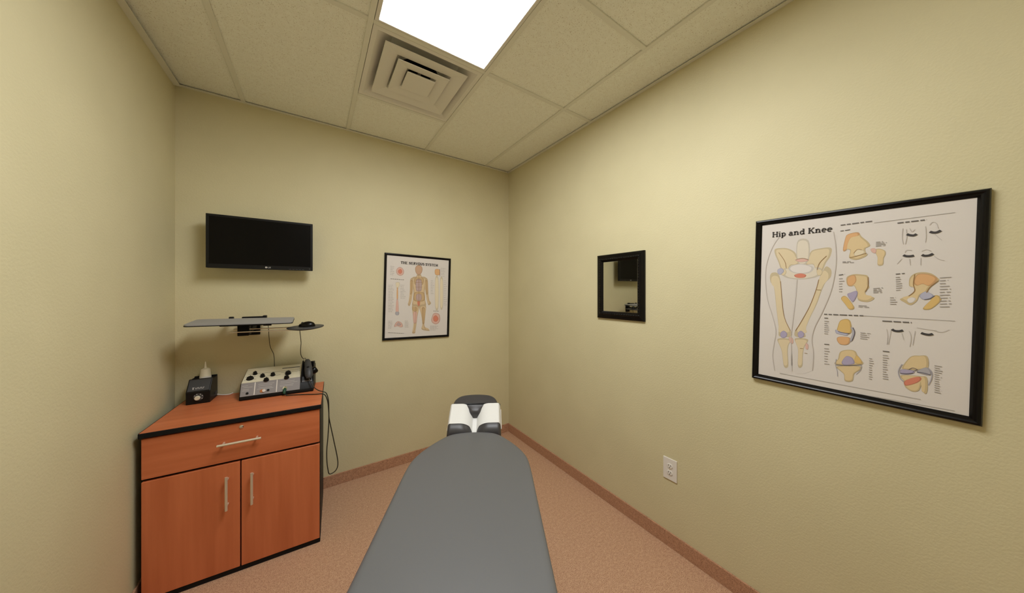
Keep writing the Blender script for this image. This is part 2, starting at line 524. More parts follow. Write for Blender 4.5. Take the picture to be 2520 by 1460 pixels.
HIP_LINE = [
    ('contour', 2.2, [(-204, 283), (-227, 239), (-245, 170), (-249, 106), (-241, 11), (-221, -67), (-207, -136), (-212, -191), (-216, -247), (-208, -312)]),
    ('contour', 2.2, [(-40, 282), (-33, 226), (-30, 157), (-37, 74), (-48, 18), (-66, -46), (-85, -105), (-92, -157), (-86, -213), (-88, -283)]),
    ('contour', 2.0, [(-142, 93), (-145, 15), (-151, -76), (-156, -152), (-153, -227), (-150, -302)]),
    ('brown', 1.8, [(-205, 214), (-184, 174), (-178, 143)]),
    ('brown', 1.8, [(-57, 187), (-76, 160), (-83, 132)]),
    ('brown', 1.8, [(-77, 92), (-85, 46), (-102, -20), (-127, -88), (-143, -126)]),
    ('brown', 1.5, [(-83, 50), (-70, 50)]),
    ('brown', 1.8, [(-196, 86), (-190, 13), (-180, -71), (-159, -128)]),
    ('brown', 1.5, [(-147, 179), (-128, 183), (-109, 176)]),
    ('brown', 1.5, [(-127, -199), (-118, -198)]),
    ('brown', 1.5, [(-113, -216), (-104, -216)]),
    ('brown', 1.6, [(15, 191), (24, 205), (35, 202)]),
    ('brown', 1.6, [(4, 175), (22, 180), (47, 189)]),
    ('brown', 2, [(52, 100), (53, 68), (47, 45)]),
    ('brown', 2, [(155, 107), (153, 74), (156, 50), (144, 32)]),
    ('dark', 2.2, [(176, 21), (187, 25), (196, 35)]),
    ('brown', 2, [(202, 85), (186, 63), (180, 45)]),
    ('dark', 2, [(-19, -112), (-8, -116), (11, -116)]),
    ('dark', 2, [(19, -92), (24, -112), (18, -143)]),
    ('dark', 1.8, [(-21, -245), (13, -240), (43, -230)]),
    ('grey', 1.6, [(-22, -222), (-23, -247), (-18, -269), (-17, -290)]),
    ('grey', 1.6, [(43, -232), (41, -251), (31, -269)]),
    ('dark', 2, [(132, -239), (146, -238), (159, -232)]),
    ('dark', 2, [(166, -227), (181, -227), (193, -230)]),
    ('grey', 2, [(135, -207), (128, -233), (132, -257), (140, -267)]),
    ('grey', 2, [(188, -207), (196, -222), (195, -246), (190, -265)]),
    ('dark', 1.6, [(150, -222), (158, -215), (167, -219), (159, -226)]),
    ('arc', 7, [(136, 247), (142, 243), (150, 241), (156, 245)]),
    ('arc', 7, [(182, 249), (189, 245), (196, 245), (203, 250)]),
    ('arc', 7, [(130, 175), (136, 171), (145, 170), (152, 172)]),
    ('arc', 7, [(168, 173), (174, 169), (183, 170), (190, 175)]),
    ('arc', 7, [(111, -87), (117, -92), (127, -92), (135, -88)]),
    ('arc', 7, [(172, -92), (179, -95), (188, -96), (195, -92)]),
    ('rule', 1.2, [(62, 299), (228, 304)]),
    ('rule', 1.2, [(44, -45), (235, -45)]),
    ('rule', 1.2, [(-191, -321), (176, -318)]),
    ('rule', 1.2, [(-268, -354), (241, -334)]),
    ('text', 4, [(-21, 304), (60, 306)]),
    ('text', 4, [(115, 289), (175, 290)]),
    ('text', 4, [(-59, -48), (44, -45)]),
    ('text', 4, [(89, -60), (152, -59)]),
    ('text', 3, [(-21, 281), (4, 283)]),
    ('text', 3, [(-22, 109), (-6, 112)]),
    ('text', 3, [(115, 109), (134, 111)]),
    ('text', 3, [(92, -169), (107, -169)]),
    ('text', 3, [(-58, -63), (-44, -63)]),
    ('text', 3, [(-56, -169), (-42, -168)]),
    ('faint', 1.3, [(127, 269), (126, 239), (129, 213)]),
    ('faint', 1.3, [(134, 265), (136, 238), (133, 213)]),
    ('faint', 1.3, [(141, 267), (146, 254), (152, 262)]),
    ('faint', 1.3, [(173, 268), (175, 238), (174, 215)]),
    ('faint', 1.3, [(181, 271), (186, 280), (194, 275), (198, 257)]),
    ('faint', 1.3, [(192, 239), (200, 226), (206, 217)]),
    ('faint', 1.3, [(133, 184), (137, 192), (147, 190)]),
    ('faint', 1.3, [(127, 163), (117, 145)]),
    ('faint', 1.3, [(143, 162), (145, 140)]),
    ('faint', 1.3, [(167, 185), (176, 190), (186, 184)]),
    ('faint', 1.3, [(166, 163), (166, 139)]),
    ('faint', 1.3, [(192, 167), (202, 155), (212, 151)]),
    ('faint', 1.3, [(99, -88), (102, -114), (101, -145)]),
    ('faint', 1.3, [(109, -89), (107, -113), (104, -142)]),
    ('faint', 1.3, [(132, -97), (137, -121)]),
    ('faint', 1.3, [(147, -88), (152, -109), (150, -143)]),
    ('faint', 1.3, [(160, -87), (158, -111), (156, -136)]),
    ('faint', 1.3, [(163, -75), (178, -78), (202, -80)]),
    ('faint', 1.3, [(197, -82), (212, -84), (225, -74)]),
]
HIP_TEXT = [
    ((-58, -72), (-41, -72), (-57, -130), 7),
    ((-56, -181), (-40, -180), (-54, -253), 7),
    ((38, -106), (64, -106), (38, -135), 4),
    ((61, -198), (73, -198), (62, -282), 10),
    ((92, -180), (107, -179), (94, -273), 11),
    ((200, -193), (217, -194), (202, -288), 13),
    ((-21, 100), (-7, 101), (-20, 39), 6),
    ((65, 60), (88, 63), (66, 39), 4),
    ((115, 101), (129, 103), (117, 48), 7),
    ((104, 29), (122, 30), (105, -2), 4),
    ((204, 99), (226, 101), (206, -6), 11),
    ((68, 230), (94, 231), (68, 210), 4),
    ((-13, 163), (22, 162), (-13, 155), 2),
    ((31, -5), (60, -5), (31, -15), 2),
]
NERVE_FILL = [
    ('skin', 1, [(-62, 163),(-25, 181),(-18, 199),(15, 201),(22, 184),(63, 169),(53, 64),(56, -13),(66, -79),(7, -86),(-53, -79),(-48, -15),(-47, 61)]),
    ('skin', 1, [(-56, 165),(-77, 148),(-77, 60),(-84, -28),(-91, -65),(-77, -79),(-62, -40),(-53, 29),(-47, 112)]),
    ('skin', 1, [(57, 171),(77, 156),(84, 65),(96, -26),(113, -52),(92, -73),(77, -39),(62, 32),(50, 116)]),
    ('skin', 1, [(-53, -72),(5, -78),(-6, -167),(-13, -243),(-19, -291),(-24, -318),(-47, -316),(-44, -286),(-38, -236),(-46, -160)]),
    ('skin', 1, [(8, -78),(66, -72),(63, -168),(60, -265),(102, -292),(98, -303),(35, -287),(39, -239),(28, -161)]),
    ('head', 2, [(-6, 285),(22, 269),(27, 240),(18, 211),(-4, 195),(-26, 208),(-36, 236),(-33, 265)]),
    ('tan', 2, [(-41, 163),(-3, 172),(39, 167),(35, 115),(-1, 104),(-36, 112)]),
    ('tan', 2, [(-39, 36),(0, 43),(47, 38),(54, -26),(6, -40),(-42, -27)]),
    ('mauve', 3, [(-25, 151),(20, 153),(23, 63),(0, 50),(-24, 62)]),
    ('mauve', 3, [(-18, 24),(20, 25),(26, -20),(6, -33),(-20, -21)]),
    ('red', 3, [(-10, -40),(13, -40),(10, -72),(4, -81),(-5, -72)]),
    ('pink', 2, [(-43, -135),(-11, -135),(-14, -224),(-39, -223)]),
    ('tan', 2, [(30, -104),(60, -104),(57, -226),(39, -226)]),
    ('tan', 2, [(-50, -91),(-12, -91),(-12, -122),(-45, -122)]),
    ('tan', 2, [(-75, 136),(-55, 137),(-59, 36),(-75, 29)]),
    ('tan', 2, [(55, 142),(76, 143),(82, 39),(66, 32)]),
    ('pink', 2, [(-191, 235),(-168, 254),(-144, 244),(-131, 220),(-137, 192),(-160, 180),(-184, 189),(-194, 210)]),
    ('red', 3, [(-179, 223),(-158, 237),(-146, 216),(-157, 197),(-175, 202)]),
    ('orange', 2, [(143, 254),(184, 255),(187, 208),(146, 207)]),
    ('pale', 2, [(-196, 118),(-164, 119),(-173, 70),(-186, 69)]),
    ('orange', 2, [(-186, 69),(-177, 70),(-174, -29),(-184, -29)]),
    ('pink', 2, [(-187, -29),(-173, -29),(-166, -139),(-189, -139)]),
    ('grey', 2, [(-192, -130),(-163, -130),(-165, -155),(-189, -154)]),
    ('pale', 2, [(146, 169),(175, 170),(182, -91),(153, -91)]),
    ('pale', 2, [(192, 161),(219, 163),(225, -85),(199, -85)]),
    ('pink', 2, [(123, -183),(136, -150),(163, -143),(194, -158),(202, -204),(189, -234),(162, -246),(131, -232),(119, -209)]),
    ('red', 3, [(137, -183),(160, -164),(184, -191),(172, -220),(144, -216)]),
    ('pink', 2, [(-198, -255),(-190, -225),(-167, -208),(-137, -226),(-128, -255),(-148, -260),(-172, -250)]),
    ('mauve', 3, [(-181, -237),(-164, -216),(-143, -239),(-163, -247)]),
]
NERVE_LINE = [
    ('brown', 2.5, [(-4, 197), (4, -78)]),
    ('brown', 2, [(-31, 150), (26, 153)]),
    ('brown', 2, [(-33, 128), (30, 131)]),
    ('brown', 2, [(-29, 87), (28, 89)]),
    ('brown', 2, [(-25, -84), (-25, -230), (-35, -312)]),
    ('brown', 2, [(39, -84), (48, -233), (70, -291)]),
    ('brown', 2, [(-64, 149), (-65, 35), (-81, -65)]),
    ('brown', 2, [(66, 155), (73, 39), (101, -58)]),
    ('text', 3.5, [(-238, 150), (-129, 146)]),
    ('text', 3.5, [(135, -124), (186, -127)]),
    ('text', 2.5, [(-246, -302), (-117, -314)]),
    ('dark', 3, [(186, 261), (189, 194)]),
]
NERVE_TEXT = [
    ((-255, 103), (-206, 102), (-249, -132), 18),
    ((-158, 107), (-110, 105), (-155, -16), 9),
    ((-247, -199), (-208, -201), (-246, -271), 6),
    ((-114, -202), (-71, -205), (-112, -265), 5),
    ((105, 157), (135, 157), (108, 26), 9),
    ((227, 163), (262, 163), (233, -78), 14),
    ((109, -254), (190, -258), (110, -300), 4),
    ((-244, 262), (-209, 261), (-241, 177), 6),
    ((196, 275), (245, 275), (199, 188), 6),
]


# ------------------------------------------------------------------ framed charts and mirror
def frame_rails(root, w, h, prof, m, closed_back=True):
    """four mitred rails; prof = [(inset from the outer edge, depth off the wall)]"""
    for side in range(4):
        b = B()
        L2 = (w if side % 2 == 0 else h) / 2
        O2 = (h if side % 2 == 0 else w) / 2
        A, C = [], []
        for t, d in prof:
            for lst, s in ((A, -1), (C, 1)):
                u, v = s * (L2 - t), O2 - t
                ang = -side * pi / 2
                x, z = u * cos(ang) - v * sin(ang), u * sin(ang) + v * cos(ang)
                lst.append(b.verts.new((x, -d, z)))
        n = len(prof)
        for i in range(n):
            j = (i + 1) % n
            b.faces.new((A[i], A[j], C[j], C[i]))
        b.faces.new(A)
        b.faces.new(C[::-1])
        mk('frame_rail', b, m, root, True, angle=35)


INK = dict(legbone=(214, 194, 152), legpale=(216, 204, 182), body=(211, 203, 195), bone=(214, 186, 134), pale=(222, 206, 172), red=(208, 112, 84), pink=(214, 166, 150), blue=(168, 168, 190),
           purple=(158, 148, 178), orange=(214, 158, 98), gold=(212, 172, 92), white=(218, 210, 204), grey=(160, 156, 164),
           contour=(190, 180, 171), brown=(150, 116, 76), dark=(92, 86, 96), arc=(66, 62, 62), rule=(150, 144, 138), text=(104, 98, 94),
           faint=(188, 180, 174), small=(164, 157, 152), title=(62, 56, 52),
           skin=(206, 176, 132), head=(190, 146, 112), tan=(190, 154, 104), mauve=(176, 148, 142))


class Ink:
    """flat print: coloured outlines laid on the paper, collected in one mesh"""

    def __init__(self, d0):
        self.v, self.f, self.c, self.d0 = [], [], [], d0

    def poly(self, pts, col, layer):
        i0 = len(self.v)
        for x, z in pts:
            self.v.append((x, -(self.d0 + 0.00008 * layer), z))
            self.c.append(lin(col))
        self.f.append(tuple(range(i0, i0 + len(pts))))

    def shape(self, pts, col, layer, shade=True):
        P = [(p.x, p.y) for p in spline([(x / 1000, y / 1000, 0) for x, y in pts], 4, True)]
        if shade:
            self.poly(P, tuple(int(c * 0.90) for c in col), layer)
            cx = sum(p[0] for p in P) / len(P)
            cz = sum(p[1] for p in P) / len(P)
            self.poly([(cx + (x - cx) * 0.84 - 0.0006, cz + (z - cz) * 0.88 + 0.0006) for x, z in P], col, layer + 0.07)
        else:
            self.poly(P, col, layer)

    def line(self, pts, w, col, layer=17, curve=True):
        P = spline([(x, z, 0) for x, z in pts], 4) if curve and len(pts) > 2 else [Vector((x, z, 0)) for x, z in pts]
        n = len(P)
        L_, R_ = [], []
        for i, p in enumerate(P):
            d = P[min(i + 1, n - 1)] - P[max(i - 1, 0)]
            d = d.normalized() if d.length > 0 else Vector((1, 0, 0))
            q = Vector((-d.y, d.x, 0)) * w / 2
            L_.append(p + q)
            R_.append(p - q)
        for i in range(n - 1):
            self.poly([(a.x, a.y) for a in (L_[i], L_[i + 1], R_[i + 1], R_[i])], col, layer)

    def words(self, a, b, w, col, layer=16):
        """one row of small print, broken into words"""
        a, b = Vector(a), Vector(b)
        n = (b - a).length
        t = 0.0
        while t < n:
            k = min(n, t + random.uniform(0.008, 0.022))
            self.line([tuple(a + (b - a) * (t / n)), tuple(a + (b - a) * (k / n))], w, col, layer, False)
            t = k + 0.0035

    def block(self, a, b, c, rows_, col):
        a, b, c = [Vector((p[0] / 1000, p[1] / 1000)) for p in (a, b, c)]
        for r in range(rows_):
            o = (c - a) * ((r + 0.5) / rows_)
            e = a + o + (b - a) * random.uniform(0.55, 1.0)
            self.words(a + o, e, 0.0026, col)

    def build(self, name, root):
        me = bpy.data.meshes.new(name)
        me.from_pydata(self.v, [], self.f)
        at = me.color_attributes.new('ink', 'FLOAT_COLOR', 'POINT')
        at.data.foreach_set('color', [x for c in self.c for x in c])
        me.materials.append(M['ink'])
        return put(bpy.data.objects.new(name, me), root)


# slab-serif letters: strokes on a unit grid (cap height 1); a stroke is a list of points, serifs are drawn as bars
def arc(cx, cz, rx, rz, a0, a1, n=10):
    return [(cx + rx * cos(radians(a0 + (a1 - a0) * i / n)), cz + rz * sin(radians(a0 + (a1 - a0) * i / n))) for i in range(n + 1)]


def S(x, z, h=0.2):
    return ('s', [(x - h, z), (x + h, z)])


GLYPH = {
    ' ': (0.45, []),
    'H': (1.15, [[(0.22, 0), (0.22, 1)], [(0.92, 0), (0.92, 1)], ('s', [(0.22, 0.52), (0.92, 0.52)]), S(0.22, 0.04), S(0.22, 0.96), S(0.92, 0.04), S(0.92, 0.96)]),
    'K': (1.15, [[(0.22, 0), (0.22, 1)], ('s', [(0.88, 0.95), (0.26, 0.38)]), [(0.48, 0.56), (0.92, 0.03)], S(0.22, 0.04), S(0.22, 0.96), S(0.92, 0.04), S(0.88, 0.96, 0.17)]),
    'i': (0.55, [[(0.27, 0), (0.27, 0.66)], [(0.27, 0.82), (0.27, 0.98)], S(0.27, 0.04), ('s', [(0.06, 0.63), (0.27, 0.63)])]),
    'p': (0.92, [[(0.22, -0.28), (0.22, 0.66)], arc(0.45, 0.33, 0.28, 0.31, 150, -150), S(0.22, -0.25), ('s', [(0.02, 0.63), (0.22, 0.63)])]),
    'a': (0.90, [arc(0.33, 0.19, 0.22, 0.17, 40, 320), [(0.60, 0.42), (0.60, 0.10), (0.68, 0.03), (0.84, 0.04)], arc(0.38, 0.42, 0.22, 0.21, 0, 150)]),
    'n': (1.02, [[(0.22, 0), (0.22, 0.66)], arc(0.47, 0.40, 0.25, 0.23, 170, 0), [(0.72, 0.40), (0.72, 0)], S(0.22, 0.04), S(0.74, 0.04), ('s', [(0.02, 0.63), (0.22, 0.63)])]),
    'd': (1.0, [arc(0.42, 0.33, 0.27, 0.31, 30, 330), [(0.70, 0), (0.70, 1)], ('s', [(0.50, 0.97), (0.70, 0.97)]), ('s', [(0.70, 0.04), (0.92, 0.04)])]),
    'e': (0.88, [arc(0.42, 0.33, 0.30, 0.31, 0, 310), ('s', [(0.14, 0.35), (0.72, 0.35)])]),
    'T': (1.0, [[(0.5, 0), (0.5, 1)], ('s', [(0.08, 0.96), (0.92, 0.96)]), S(0.5, 0.04), ('s', [(0.1, 0.78), (0.1, 1)]), ('s', [(0.9, 0.78), (0.9, 1)])]),
    'E': (0.98, [[(0.24, 0), (0.24, 1)], ('s', [(0.06, 0.96), (0.86, 0.96)]), ('s', [(0.24, 0.52), (0.66, 0.52)]), ('s', [(0.06, 0.04), (0.88, 0.04)])]),
    'N': (1.1, [('s', [(0.22, 0), (0.22, 1)]), [(0.22, 1), (0.86, 0)], ('s', [(0.86, 0), (0.86, 1)]), S(0.22, 0.04), S(0.2, 0.96, 0.16), S(0.86, 0.96)]),
    'R': (1.05, [[(0.24, 0), (0.24, 1)], [(0.24, 0.97)] + arc(0.52, 0.74, 0.27, 0.23, 80, -80) + [(0.24, 0.50)], [(0.55, 0.50), (0.84, 0.03)], S(0.24, 0.04), S(0.86, 0.04, 0.14)]),
    'V': (1.05, [[(0.14, 1), (0.52, 0)], ('s', [(0.90, 1), (0.52, 0)]), S(0.16, 0.96), S(0.90, 0.96)]),
    'O': (1.05, [arc(0.52, 0.5, 0.38, 0.46, 0, 360, 18)]),
    'U': (1.1, [[(0.22, 1), (0.22, 0.35)] + arc(0.54, 0.35, 0.32, 0.31, 180, 360) + [(0.86, 1)], S(0.22, 0.96), S(0.86, 0.96)]),
    'S': (0.9, [arc(0.44, 0.74, 0.28, 0.22, 20, 260) + arc(0.44, 0.27, 0.30, 0.24, 80, -160)]),
    'Y': (1.05, [[(0.14, 1), (0.52, 0.46)], ('s', [(0.90, 1), (0.52, 0.46)]), [(0.52, 0.46), (0.52, 0)], S(0.52, 0.04), S(0.16, 0.96), S(0.90, 0.96)]),
    'M': (1.3, [('s', [(0.22, 0), (0.22, 1)]), [(0.22, 1), (0.65, 0.1)], ('s', [(1.06, 1), (0.65, 0.1)]), [(1.08, 0), (1.08, 1)], S(0.22, 0.04), S(0.2, 0.96, 0.16), S(1.08, 0.04), S(1.1, 0.96, 0.16)]),
}


def slab_text(ink, s, x0, x1, z, h, w, col, dip=0.0):
    tot = sum(GLYPH[c][0] for c in s)
    k = (x1 - x0) / tot
    x = x0
    for c in s:
        adv, strokes = GLYPH[c]
        for st in strokes:
            thin = isinstance(st, tuple)
            P = st[1] if thin else st
            Q = []
            for px, pz in P:
                X = x + px * k
                u = (X - x0) / (x1 - x0) * 2 - 1
                Q.append((X, z + pz * h + dip * (1 - u * u)))
            ink.line(Q, w * (0.62 if thin else 1.0), col, 18, False)
        x += adv * k


def chart(name, label, loc, rz, tilt, w, h, rail, prof, fills, lines, texts, title):
    R = thing(name, label, 'poster', loc, (0, radians(tilt), rz))
    frame_rails(R, w, h, prof, 'black_gloss')
    b = B(); box(b, -w / 2 + 0.004, w / 2 - 0.004, -0.005, -0.001, -h / 2 + 0.004, h / 2 - 0.004); mk('backing_board', b, 'black_matt', R)
    b = B(); box(b, -w / 2 + rail - 0.003, w / 2 - rail + 0.003, -0.0085, -0.0055, -h / 2 + rail - 0.003, h / 2 - rail + 0.003); mk('chart_sheet', b, 'paper', R)
    I = Ink(0.0087)
    for k, (c, layer, p) in enumerate(fills):
        soft = tuple(int(v * 0.8 + q * 0.2) for v, q in zip(INK[c], (214, 206, 198)))
        I.shape(p, soft, layer * 2 + k * 0.15, c not in ('body',))
    for c, wd, p in lines:
        q = [(x / 1000, z / 1000) for x, z in p]
        if c == 'text':
            I.words(q[0], q[-1], wd / 1000, INK[c])
        else:
            I.line(q, wd / 1000, INK[c])
    for a, b_, c, n in texts:
        I.block(a, b_, c, n, INK['small'])
    slab_text(I, *title)
    o = I.build('printed_artwork', R)
    return R


FR = 0.026
prof = [(0, 0.0), (0, 0.014), (0.003, 0.0185), (0.008, 0.020), (0.012, 0.017), (0.017, 0.0165), (0.021, 0.012), (0.023, 0.0092), (0.023, 0.0)]
chart('framed_anatomy_chart', 'black framed hip and knee bones chart on the wall', (XR, 0.2345, 1.4375), radians(-90), 1.2, 0.577, 0.731, 0.023, prof,
      HIP_FILL, HIP_LINE, HIP_TEXT, ('Hip and Knee', -0.229, -0.042, 0.284, 0.0225, 0.0045, INK['title']))
prof2 = [(0, 0.0), (0, 0.014), (0.003, 0.017), (0.010, 0.018), (0.016, 0.014), (0.019, 0.0092), (0.019, 0.0)]
chart('framed_anatomy_chart', 'black framed nervous system chart with a standing human figure', (0.768, YB, 1.434), 0.0, 1.5, 0.580, 0.730, 0.019, prof2,
      NERVE_FILL, NERVE_LINE, NERVE_TEXT, ('THE NERVOUS SYSTEM', -0.160, 0.168, 0.283, 0.020, 0.0052, INK['title'], 0.0))

# mirror with carved frame
R = thing('wall_mirror', 'small mirror in a carved black wooden frame', 'mirror', (XR, 1.2595, 1.5175), (0, 0, radians(-90)))
mw, mh = 0.369, 0.447
frame_rails(R, mw, mh, [(0, 0), (0, 0.012), (0.006, 0.017), (0.014, 0.020), (0.022, 0.019), (0.027, 0.024), (0.034, 0.026), (0.041, 0.022), (0.047, 0.014), (0.051, 0.009), (0.051, 0)], 'black_gloss')
b = B(); box(b, -mw / 2 + 0.005, mw / 2 - 0.005, -0.004, -0.001, -mh / 2 + 0.005, mh / 2 - 0.005); mk('backing_board', b, 'black_matt', R)
b = B(); box(b, -mw / 2 + 0.048, mw / 2 - 0.048, -0.0085, -0.0045, -mh / 2 + 0.048, mh / 2 - 0.048); mk('mirror_glass', b, 'mirror', R)
b = B()
for hor in (True, False):
    for s in (-1, 1):
        half = (mw if hor else mh) / 2 - 0.034
        fix = s * ((mh if hor else mw) / 2 - 0.034)
        n = int(2 * half / 0.017)
        for i in range(n + 1):
            u = -half + 2 * half * i / n
            p = (u, -0.0255, fix) if hor else (fix, -0.0255, u)
            bmesh.ops.create_uvsphere(b, u_segments=8, v_segments=5, radius=1.0,
                                      matrix=Matrix.Translation(p) @ Matrix.Diagonal((0.0075 if hor else 0.0045, 0.0035, 0.0045 if hor else 0.0075, 1)))
mk('carved_beading', b, 'black_gloss', R, True)

# electrical outlet
R = thing('wall_outlet', 'white double electrical outlet plate low on the wall', 'outlet', (XR, 0.9205, 0.450), (0, 0, radians(-90)))
b = B(); box(b, -0.040, 0.040, -0.006, 0.0, -0.063, 0.063, 0.003); mk('cover_plate', b, 'white_plastic', R)
for s in (-1, 1):
    b = B(); lathe(b, [(0.0165, 0.0055), (0.0165, 0.0085), (0.015, 0.0092)], 24, Tm((0, 0, s * 0.0195), rx=pi / 2) @ Matrix.Diagonal((1, 0.86, 1, 1)))
    o = mk('receptacle', b, 'white_plastic', R)
    b = B()
    for t in (-1, 1):
        box(b, t * 0.0065 - 0.0012, t * 0.0065 + 0.0012, -0.0096, -0.009, s * 0.0195 + 0.000, s * 0.0195 + 0.0085)
    lathe(b, [(0.0026, 0.009), (0.0026, 0.0096)], 12, Tm((0, 0, s * 0.0195 - 0.007), rx=pi / 2))
    mk('socket_slot', b, 'black_matt', o)
b = B(); lathe(b, [(0.0035, 0.006), (0.0035, 0.007), (0.002, 0.0078)], 14, Tm((0, 0, 0), rx=pi / 2)); mk('cover_screw', b, 'nickel', R)

# ------------------------------------------------------------------ wall monitor
R = thing('wall_monitor', 'flat black computer monitor mounted on the wall, switched off', 'monitor', (-0.2765, YB, 1.7935))
W2, H2, Yf = 0.269, 0.165, -0.120
b = B(); box(b, -W2, W2, Yf + 0.002, Yf + 0.030, -H2, H2, 0.004); o = mk('casing', b, 'black', R, True)
b = B(); box(b, -0.19, 0.19, Yf + 0.028, Yf + 0.048, -0.11, 0.11, 0.010); mk('rear_housing', b, 'black', R, True)
for nm, x0, x1, z0, z1 in (('bezel', -W2, W2, H2 - 0.014, H2), ('bezel', -W2, W2, -H2, -H2 + 0.026), ('bezel', -W2, -W2 + 0.014, -H2 + 0.026, H2 - 0.014), ('bezel', W2 - 0.014, W2, -H2 + 0.026, H2 - 0.014)):
    b = B(); box(b, x0, x1, Yf - 0.001, Yf + 0.004, z0, z1, 0.001, 1); mk(nm, b, 'black', R)
b = B(); box(b, -W2 + 0.013, W2 - 0.013, Yf + 0.0012, Yf + 0.003, -H2 + 0.025, H2 - 0.013); mk('screen', b, 'screen', R)
# maker's mark: disc and two letters
b = B(); lathe(b, [(0.0055, 0.0012), (0.0055, 0.0016)], 20, Tm((0.0145, Yf, -H2 + 0.013), rx=pi / 2)); mk('logo_disc', b, 'print_light', R)
b = B(); yq0, yq1 = Yf - 0.0016, Yf - 0.0008
lx = 0.0225
for x0, x1, z0, z1 in ((0, 0.0018, -0.004, 0.004), (0, 0.006, -0.004, -0.0022),
                       (0.008, 0.0098, -0.004, 0.004), (0.008, 0.015, -0.004, -0.0022), (0.008, 0.015, 0.0022, 0.004), (0.0132, 0.015, -0.004, 0.0003), (0.0115, 0.015, -0.0006, 0.0008)):
    box(b, lx + x0, lx + x1, yq0, yq1, -H2 + 0.013 + z0, -H2 + 0.013 + z1)
mk('logo_lettering', b, 'print_light', R)
for k in range(5):
    b = B(); box(b, 0.135 + k * 0.018, 0.147 + k * 0.018, Yf - 0.0018, Yf, -H2 + 0.004, -H2 + 0.0075, 0.0006, 1); mk('control_button', b, 'charcoal', R)
b = B(); box(b, 0.247, 0.254, Yf - 0.0016, Yf, -H2 + 0.009, -H2 + 0.015, 0.0006, 1); mk('power_light', b, 'charcoal', R)
b = B(); box(b, -0.05, 0.05, Yf + 0.048, Yf + 0.054, -0.05, 0.05, 0.002); box(b, -0.02, 0.02, Yf + 0.054, -0.006, -0.03, 0.03, 0.003); box(b, -0.045, 0.045, -0.006, 0.0, -0.09, 0.09, 0.002)
mk('wall_bracket', b, 'black_matt', R)

# ------------------------------------------------------------------ keyboard tray on a wall arm
R = thing('keyboard_tray', 'grey keyboard tray on a black wall arm with round mouse platform', 'keyboard tray', (-0.35, YB, 1.24))
TRAY = R
ox, oy, oz = -0.35, YB, 1.24


def rel(x, y, z):
    return (x - ox, y - oy, z - oz)


b = B(); box(b, -0.045, 0.045, -0.010, 0, -0.05, 0.062, 0.003); mk('wall_plate', b, 'black_matt', R)
b = B(); box(b, -0.028, 0.028, -0.20, -0.008, -0.010, 0.022, 0.006); mk('arm', b, 'black_matt', R, True)
b = B(); box(b, -0.030, 0.024, -0.270, -0.195, -0.024, 0.044, 0.004); mk('pivot_block', b, 'black_matt', R, True)
TT = Tm(rel(-0.348, 2.410, 1.297)) @ Matrix.Rotation(radians(1.0), 4, 'Y') @ Matrix.Rotation(radians(3.0), 4, 'X')
# board with rounded corners
cr, tw, td = 0.022, 0.236, 0.120
out = []
for cx_, cy_, a0 in ((tw - cr, td - cr, 0), (-tw + cr, td - cr, 90), (-tw + cr, -td + cr, 180), (tw - cr, -td + cr, 270)):
    out += [(cx_ + cr * cos(radians(a0 + k * 15)), cy_ + cr * sin(radians(a0 + k * 15))) for k in range(7)]
b = B(); prism(b, out, 'z', 0.0012, 0.008); bmesh.ops.transform(b, matrix=TT, verts=b.verts[:]); o = mk('tray_board', b, 'tray_grey', R)
b = B(); prism(b, [(x * 1.004, y * 1.006) for x, y in out], 'z', -0.0035, 0.0012); bmesh.ops.transform(b, matrix=TT, verts=b.verts[:]); mk('edge_band', b, 'black_matt', o)
b = B(); box(b, -0.105, 0.10, -0.06, 0.07, -0.016, -0.0035, 0.003, T=TT); mk('tilt_bracket', b, 'black_matt', R)
b = B(); tube(b, [TT @ Vector((0.085, -0.01, -0.018)), TT @ Vector((0.125, -0.01, -0.018))], 0.009, 14); mk('adjuster_knob', b, 'black', R, True)
b = B(); box(b, *(-0.387 - ox, -0.268 - ox, 2.552 - oy, 2.578 - oy, 1.302 - oz, 1.319 - oz), 0.003); box(b, -0.283 - ox, -0.262 - ox, 2.548 - oy, 2.582 - oy, 1.298 - oz, 1.324 - oz, 0.004); mk('rear_stop_bar', b, 'black', R)
b = B(); box(b, -0.449 - ox, -0.426 - ox, 2.55 - oy, 2.575 - oy, 1.296 - oz, 1.322 - oz, 0.004); mk('rear_clip', b, 'black', R)
b = B(); box(b, -0.449 - ox, -0.262 - ox, 2.534 - oy, 2.558 - oy, 1.286 - oz, 1.300 - oz, 0.002); mk('rear_rail', b, 'black_matt', R)
for k, (za, zb, yy) in enumerate(((1.243, 1.240, 2.35), (1.256, 1.252, 2.385))):
    b = B(); tube(b, [rel(-0.412 + k * 0.016, yy, za), rel(-0.09, yy - 0.02, zb)], 0.0032, 10); mk('platform_rod', b, 'nickel', R, True)
b = B(); lathe(b, [(0, 0), (0.060, 0.0), (0.094, 0.008), (0.100, 0.013), (0.099, 0.016), (0.092, 0.0165), (0, 0.0165)], 48, Tm(rel(-0.044, 2.335, 1.240), ry=radians(-2), rx=radians(2)))
mk('mouse_platform', b, 'charcoal', R, True)

